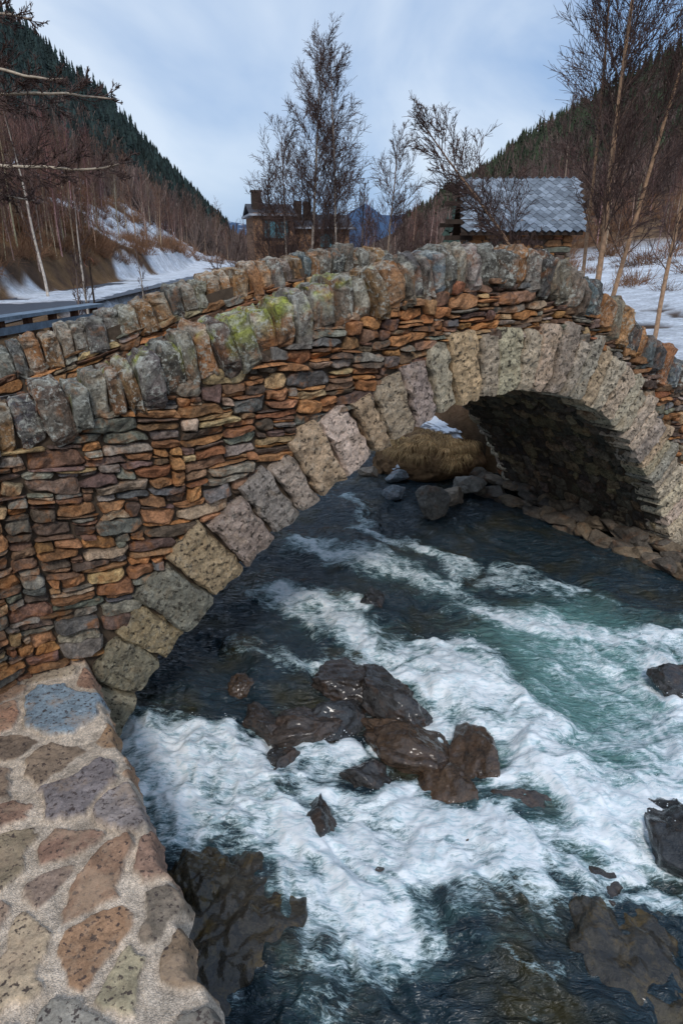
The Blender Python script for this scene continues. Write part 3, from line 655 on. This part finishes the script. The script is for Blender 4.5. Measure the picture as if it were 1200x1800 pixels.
for i in range(5):
    r_=rs(400+i);V=[];F=[];C=[];n=0
    for t in range(5):
        z0=.08+t*.17;z1=z0+.30;rad=.20*(1-t*.16);k=8
        an=np.arange(k)*2*math.pi/k+r_.uniform(0,1);rv=rad*r_.uniform(.45,1.25,k)
        V.append(np.c_[rv*np.cos(an),rv*np.sin(an),z0+r_.uniform(-.07,.05,k)]);V.append([[0,0,z1]])
        F.append(np.array([[n+j,n+(j+1)%k,n+k] for j in range(k)]));n+=k+1
        C.append(np.repeat([[.024,.038,.031]],k+1,0)*r_.uniform(.6,1.4,(k+1,1)))
    varc.append((np.concatenate(V),np.concatenate(F),np.concatenate(C)))
pos=np.concatenate([scatter(7500,-28,-9,100,305,rng,.75),scatter(3600,5,28,120,305,rng,.65)])
dens=fbm(pos[:,0]*.03,pos[:,1]*.03,3.,4);lim=ss(pos[:,2]+16*dens,4,26)*(.25+.75*ss(dens,-.35,.2))*np.where(pos[:,0]>0,.75,1);k=(rng.uniform(size=len(pos))<lim);pos=pos[k];n=len(pos)
M_con=plain('conifer_foliage',None,.9,.15,.5,.2,True)
inst(varc,pos,rng.uniform(2.0,5.6,n),rng.uniform(0,6.28,n),'conifer_forest',M_con,tints=rng.uniform(.45,1.7,(n,1))*np.where(pos[:,:1]>0,np.array([1.5,1.25,.8]),np.array([.95,1.,1.15])))
pos=scatter(26,8,13.5,45,75,rng);n=len(pos);inst(varc,pos,rng.uniform(2.5,5,n),rng.uniform(0,6,n),'conifer_trees',M_con,tints=np.full((n,1),1.8))
vs_=[]
for i in range(4):
    r_=rs(500+i);ps=[]
    for k in range(22):
        d=np.array([r_.normal()*.35,r_.normal()*.35,1.]);ps.append(limb(np.array([r_.normal()*.12,r_.normal()*.12,0]),d,r_.uniform(.5,1.),.02,.012,3,r_,.14,.03))
    vs_.append(tubes(ps,trunk=(.15,.105,.085),twig=(.14,.10,.085)))
pos=np.concatenate([scatter(800,-28,-8,80,200,rng,.9),scatter(1300,5,29,85,290,rng,.9)])
n=len(pos);inst(vs_,pos,rng.uniform(2.5,5.,n),rng.uniform(0,6.28,n),'hillside_scrub',M_bark,tints=rng.uniform(.5,1.6,(n,1))*np.array([1.,1,1]))
# ------------------------------------------------------------------ dry grass by the arch
rng=rs(61);V=[];F=[];C=[];n=0
def moundz(x,y):return .05+.62*np.sqrt(max(0,1-((x-1.8)/1.15)**2-((y-12.9)/1.0)**2))
cl_=[]
while len(cl_)<40:
    x,y=rng.uniform(.85,2.7),rng.uniform(12.0,13.3)
    if ((x-1.8)/1.05)**2+((y-12.9)/.95)**2<1:cl_.append((x,y))
for (cx,cy) in cl_:
    tn=rng.uniform(.6,1.25)
    for i in range(170):
        a_=rng.uniform(0,6.28);x=cx+rng.normal()*.05;y=cy+rng.normal()*.05;z=moundz(cx,cy)-.04
        d=np.array([math.cos(a_)*.6-.25,math.sin(a_)*.6-.5]);L=rng.uniform(.16,.42)
        w=np.array([-d[1],d[0]])/(np.linalg.norm(d)+1e-6)*.007
        for k in range(4):
            t=k/3;px=x+d[0]*L*t;py=y+d[1]*L*t;pz=z+L*(1.2*t-1.45*t*t);V+= [[px-w[0]*(1-t),py-w[1]*(1-t),pz],[px+w[0]*(1-t),py+w[1]*(1-t),pz]]
        for k in range(3):F.append([n+2*k,n+2*k+1,n+2*k+3,n+2*k+2])
        C+=[list(np.array([.70,.43,.19])*tn*rng.uniform(.5,1.3))]*8;n+=8
mk('dry_grass_clump',V,F,plain('dry_grass',None,.9,8,.2,.1,True),np.clip(C,0,.9))
v,f=rock((1.8,12.9,.05),(1.15,1.0,.60),rng,5,2,.12,cmin=.8,rot=0.);mk('grassy_bank_mound',v,f,plain('earth',(.22,.125,.06),.95,6,.6,1.))
v,f=rock((2.15,13.45,.66),(.65,.4,.14),rng,5,4,.6)
v2,f2=rock((.95,12.5,.18),(.10,.4,.10),rng,5,4,.6)
mk('snow_patch',np.concatenate([v,v2]),np.concatenate([f,f2+len(v)]),plain('snow',(.8,.84,.9),.7,5,.08,.2),smooth=True)
v,f=rock(tuple(P(.35,.75,2.62)),(.9,.3,.12),rng,5,1,.2,rot=.5);mk('deck_snow',v,f,bpy.data.materials['snow'],smooth=True)
# ------------------------------------------------------------------ hut with slate roof
hut=empty('slate_roof_hut');hx,hy=5.82,24.2;Rh=rotz(math.radians(-4))
def L2W(v,c=(hx,hy,0),R=Rh):return np.asarray(v)@R.T+np.array(c)
W2=1.6;D2=1.35;ze=5.05;zr=6.35
V=[(-W2,-D2,1),(W2,-D2,1),(W2,D2,1),(-W2,D2,1),(-W2,-D2,ze),(W2,-D2,ze),(W2,D2,ze),(-W2,D2,ze),(-W2,0,zr-.1),(W2,0,zr-.1)]
mk('walls',L2W(V),[[0,1,5,4],[1,2,6,5],[2,3,7,6],[3,0,4,7],[4,8,7,7],[5,6,9,9]],M_mortar,parent=hut)
R=wallrects(-W2-.02,W2,3.0,ze-.02,.10,.07,rng)
stones('wall_stones',R,lambda u,v,o:L2W(np.stack([u,-D2-.02-o,v],-1)),rng,M_hstone,rcol(len(R),rng),parent=hut,nu=9,nv=6,proud=(0,.03))
R=wallrects(-D2,D2,3.0,ze-.02,.10,.07,rng)
stones('gable_stones',R,lambda u,v,o:L2W(np.stack([-W2-.02-o,u,v],-1)),rng,M_hstone,rcol(len(R),rng)*.8,parent=hut,nu=9,nv=6,proud=(0,.03))
bl=[];cl=[];sl=math.atan2(zr-ze,D2)
rowh=.15;LR=math.hypot(D2+.35,(zr-ze)*(D2+.35)/D2);nr=int(LR/rowh)
for side in(-1,1):
    for j in range(nr+1):
        d=j*rowh+.08;yy=side*d*math.cos(sl);zz=zr-d*math.sin(sl)+.055
        x=-W2-.28+(j%2)*.12
        while x<W2+.25:
            R_=rotx(-side*sl+side*.09)
            c=L2W((x+.1,yy,zz+rng.uniform(-.01,.01)));
            bl.append((c,(.20,.20,.02),Rh@R_@rotz(math.radians(45+rng.uniform(-6,6)))));cl+= [np.array([.25,.29,.34])*rng.uniform(.55,1.25)]*8;x+=.24
V,F=boxes(bl);mk('roof_slates',V,F,M_slate,np.array(cl),parent=hut)
ov=.30;y2=D2+.33;z2=zr-(y2)*math.tan(sl)
V=[(-W2-ov,-y2,z2-.02),(W2+ov,-y2,z2-.02),(W2+ov,0,zr-.01),(-W2-ov,0,zr-.01),(-W2-ov,y2,z2-.02),(W2+ov,y2,z2-.02),
(-W2-ov,-y2,z2-.12),(W2+ov,-y2,z2-.12),(W2+ov,0,zr-.11),(-W2-ov,0,zr-.11),(-W2-ov,y2,z2-.12),(W2+ov,y2,z2-.12)]
mk('roof_boards',L2W(V),[[0,1,2,3],[3,2,5,4],[6,9,8,7],[9,10,11,8],[0,3,9,6],[3,4,10,9],[1,7,8,2],[2,8,11,5],[0,6,7,1]],M_wood,parent=hut)
bl=[(L2W((-W2-.35,yy,zz)),(.9,.12,.14),Rh) for yy,zz in((-D2,ze-.02),(0,zr-.2),(D2,ze-.02),(-.7,ze+.55),(-D2,ze-.5))]
V,F=boxes(bl);mk('purlins',V,F,M_wood,parent=hut)
# ------------------------------------------------------------------ stone house
hs=empty('stone_house');c0=(-5.0,60,0);R5=rotz(math.radians(14))
LW=lambda v:np.asarray(v)@R5.T+np.array(c0)
def bx(name,items,mat,col=None):
    V,F=boxes([(LW(c),s,R5) for c,s in items]);return mk(name,V,F,mat,np.repeat([col],len(V),0) if col is not None else None,parent=hs)
bx('walls',[((-1.1,0,4.6),(3.2,5,5.2)),((2.9,.6,4.2),(5.0,4.6,4.2))],M_hstone,(.26,.15,.09))
V=[(-3.0,-2.8,7.0),(.8,-2.8,7.0),(.8,2.8,7.0),(-3.0,2.8,7.0),(-3.0,0,8.0),(.8,0,8.0),(.5,-2.1,6.1),(5.8,-2.1,6.1),(5.8,3.4,6.1),(.5,3.4,6.1),(.5,.6,7.3),(5.8,.6,7.3)]
mk('roof',LW(V),[[0,1,5,4],[3,4,5,2],[0,4,3,3],[1,2,5,5],[6,7,11,10],[9,10,11,8],[6,10,9,9],[7,8,11,11]],M_slate,np.repeat([[.06,.06,.07]],12,0),parent=hs)
bx('eaves',[((-1.1,0,7.05),(3.9,5.7,.16)),((3.15,.65,6.15),(5.4,5.6,.14))],M_slate,(.36,.38,.42))
bx('chimneys',[((-2.2,-1.,8.0),(.75,.75,1.5)),((1.3,-.3,7.5),(.6,.6,1.5)),((2.1,-.3,7.5),(.6,.6,1.4)),((-2.2,-1.,8.85),(.9,.9,.14))],M_wood)
mg=NT('window_glass');mg.base((.10,.22,.26));mg.b.inputs['Roughness'].default_value=.1
bx('windows',[((-.9,-2.52,6.0),(1.9,.08,1.3)),((3.4,-1.72,5.2),(1.0,.08,1.0))],mg.m)
bx('window_frames',[((-.9,-2.57,6.7),(2.2,.12,.14)),((-.9,-2.57,5.3),(2.2,.12,.12)),((-1.9,-2.57,6.),(.14,.12,1.5)),((.1,-2.57,6.),(.14,.12,1.5)),((-.9,-2.57,6.),(.1,.12,1.4)),((-.1,-2.56,4.6),(1.8,.1,.5))],M_wood)
# ------------------------------------------------------------------ guard rail, sign, road
gr=empty('wooden_guardrail');p=np.array([-7.3,9.5]);q=np.array([-6.15,17.2]);d=q-p;L=np.linalg.norm(d);an=math.atan2(d[1],d[0]);Rg=rotz(an)
mid=(p+q)/2;V,F=boxes([((*mid,2.86),(L,.42,.07),Rg),((*(mid+np.array([.12,0])),2.62),(L,.06,.14),Rg)])
mk('rail',V,F,plain('weathered_plank',(.20,.26,.32),.5,5),parent=gr)
V,F=boxes([((*(p+d*t),2.3),(.14,.14,1.1),Rg) for t in np.linspace(.02,.98,9)]);mk('posts',V,F,plain('post_wood',(.13,.06,.035),.8,9),parent=gr)
ry=np.linspace(4,62,80);V=np.stack([np.stack([roadx(ry)+k,ry,roadz(ry)+.03],-1) for k in(-1.9,-.9,0,.9,1.9)])
mk('road',V,gridF(5,80),plain('asphalt',(.07,.08,.10),.5,8,.2))
sg=empty('round_reflector_sign');px,py=-6.55,18.2
def cyl(c,r,h,k=16,axis='z'):
    an=np.arange(k)*2*math.pi/k;a=np.c_[r*np.cos(an),r*np.sin(an),np.full(k,-h/2)];b=a.copy();b[:,2]=h/2
    V=np.concatenate([a,b,[[0,0,-h/2],[0,0,h/2]]]);F=[[i,(i+1)%k,k+(i+1)%k,k+i] for i in range(k)]+[[2*k,(i+1)%k,i,i] for i in range(k)]+[[2*k+1,k+i,k+(i+1)%k,k+(i+1)%k] for i in range(k)]
    if axis=='y':V=V@rotx(math.pi/2).T
    return V+np.array(c),np.array(F)
V,F=cyl((px,py,2.9),.025,2.0);mk('post',V,F,M_wood,parent=sg)
V,F=cyl((px,py-.03,3.85),.12,.03,20,'y');mk('disc',V,F,plain('orange_reflector',(.5,.13,.03),.4,5,.1),parent=sg)
# ------------------------------------------------------------------ world, sun, camera
w=bpy.data.worlds.new('World');bpy.context.scene.world=w;w.use_nodes=True;t=w.node_tree;t.nodes.clear()
o=t.nodes.new('ShaderNodeOutputWorld');b=t.nodes.new('ShaderNodeBackground');b.inputs[1].default_value=.12
sk=t.nodes.new('ShaderNodeTexSky');sk.sky_type='NISHITA';sk.sun_disc=False;sk.sun_elevation=math.radians(44);sk.sun_rotation=math.radians(182)
tc=t.nodes.new('ShaderNodeTexCoord');mp=t.nodes.new('ShaderNodeMapping');mp.inputs['Scale'].default_value=(1.2,1.2,2.2);mp.inputs['Location'].default_value=(.25,0,.1)
nz=t.nodes.new('ShaderNodeTexNoise');nz.inputs['Scale'].default_value=1.7;nz.inputs['Detail'].default_value=6;nz.inputs['Distortion'].default_value=.5
rp=t.nodes.new('ShaderNodeValToRGB');rp.color_ramp.elements[0].position=.38;rp.color_ramp.elements[0].color=(.25,.40,.66,1);rp.color_ramp.elements[1].position=.60;rp.color_ramp.elements[1].color=(.63,.73,.87,1)
ml=t.nodes.new('ShaderNodeVectorMath');ml.operation='SCALE';ml.inputs['Scale'].default_value=9.5
mx=t.nodes.new('ShaderNodeMix');mx.data_type='RGBA';mx.inputs[0].default_value=.85
L=t.links.new;L(tc.outputs['Generated'],mp.inputs[0]);L(mp.outputs[0],nz.inputs['Vector']);L(nz.outputs['Fac'],rp.inputs[0]);L(rp.outputs[0],ml.inputs[0])
L(sk.outputs[0],mx.inputs[6]);L(ml.outputs[0],mx.inputs[7]);L(mx.outputs[2],b.inputs[0]);L(b.outputs[0],o.inputs[0])
sd=bpy.data.lights.new('sun','SUN');sd.energy=1.5;sd.angle=math.radians(12);sd.color=(1,.95,.88)
so=bpy.data.objects.new('sun',sd);bpy.context.scene.collection.objects.link(so)
el,azm=math.radians(44),math.radians(182)
dirv=Vector((math.sin(azm)*math.cos(el),math.cos(azm)*math.cos(el),math.sin(el)))
so.rotation_euler=dirv.to_track_quat('Z','Y').to_euler()
cd=bpy.data.cameras.new('camera');co=bpy.data.objects.new('camera',cd);bpy.context.scene.collection.objects.link(co)
co.location=(0,0,HH);co.rotation_euler=(math.radians(90-21.37),0,0);cd.sensor_fit='VERTICAL';cd.sensor_height=36;cd.lens=23.;cd.clip_end=8000;cd.clip_start=.05
bpy.context.scene.camera=co
vs=bpy.context.scene.view_settings;vs.view_transform='Standard';vs.look='None';vs.exposure=0
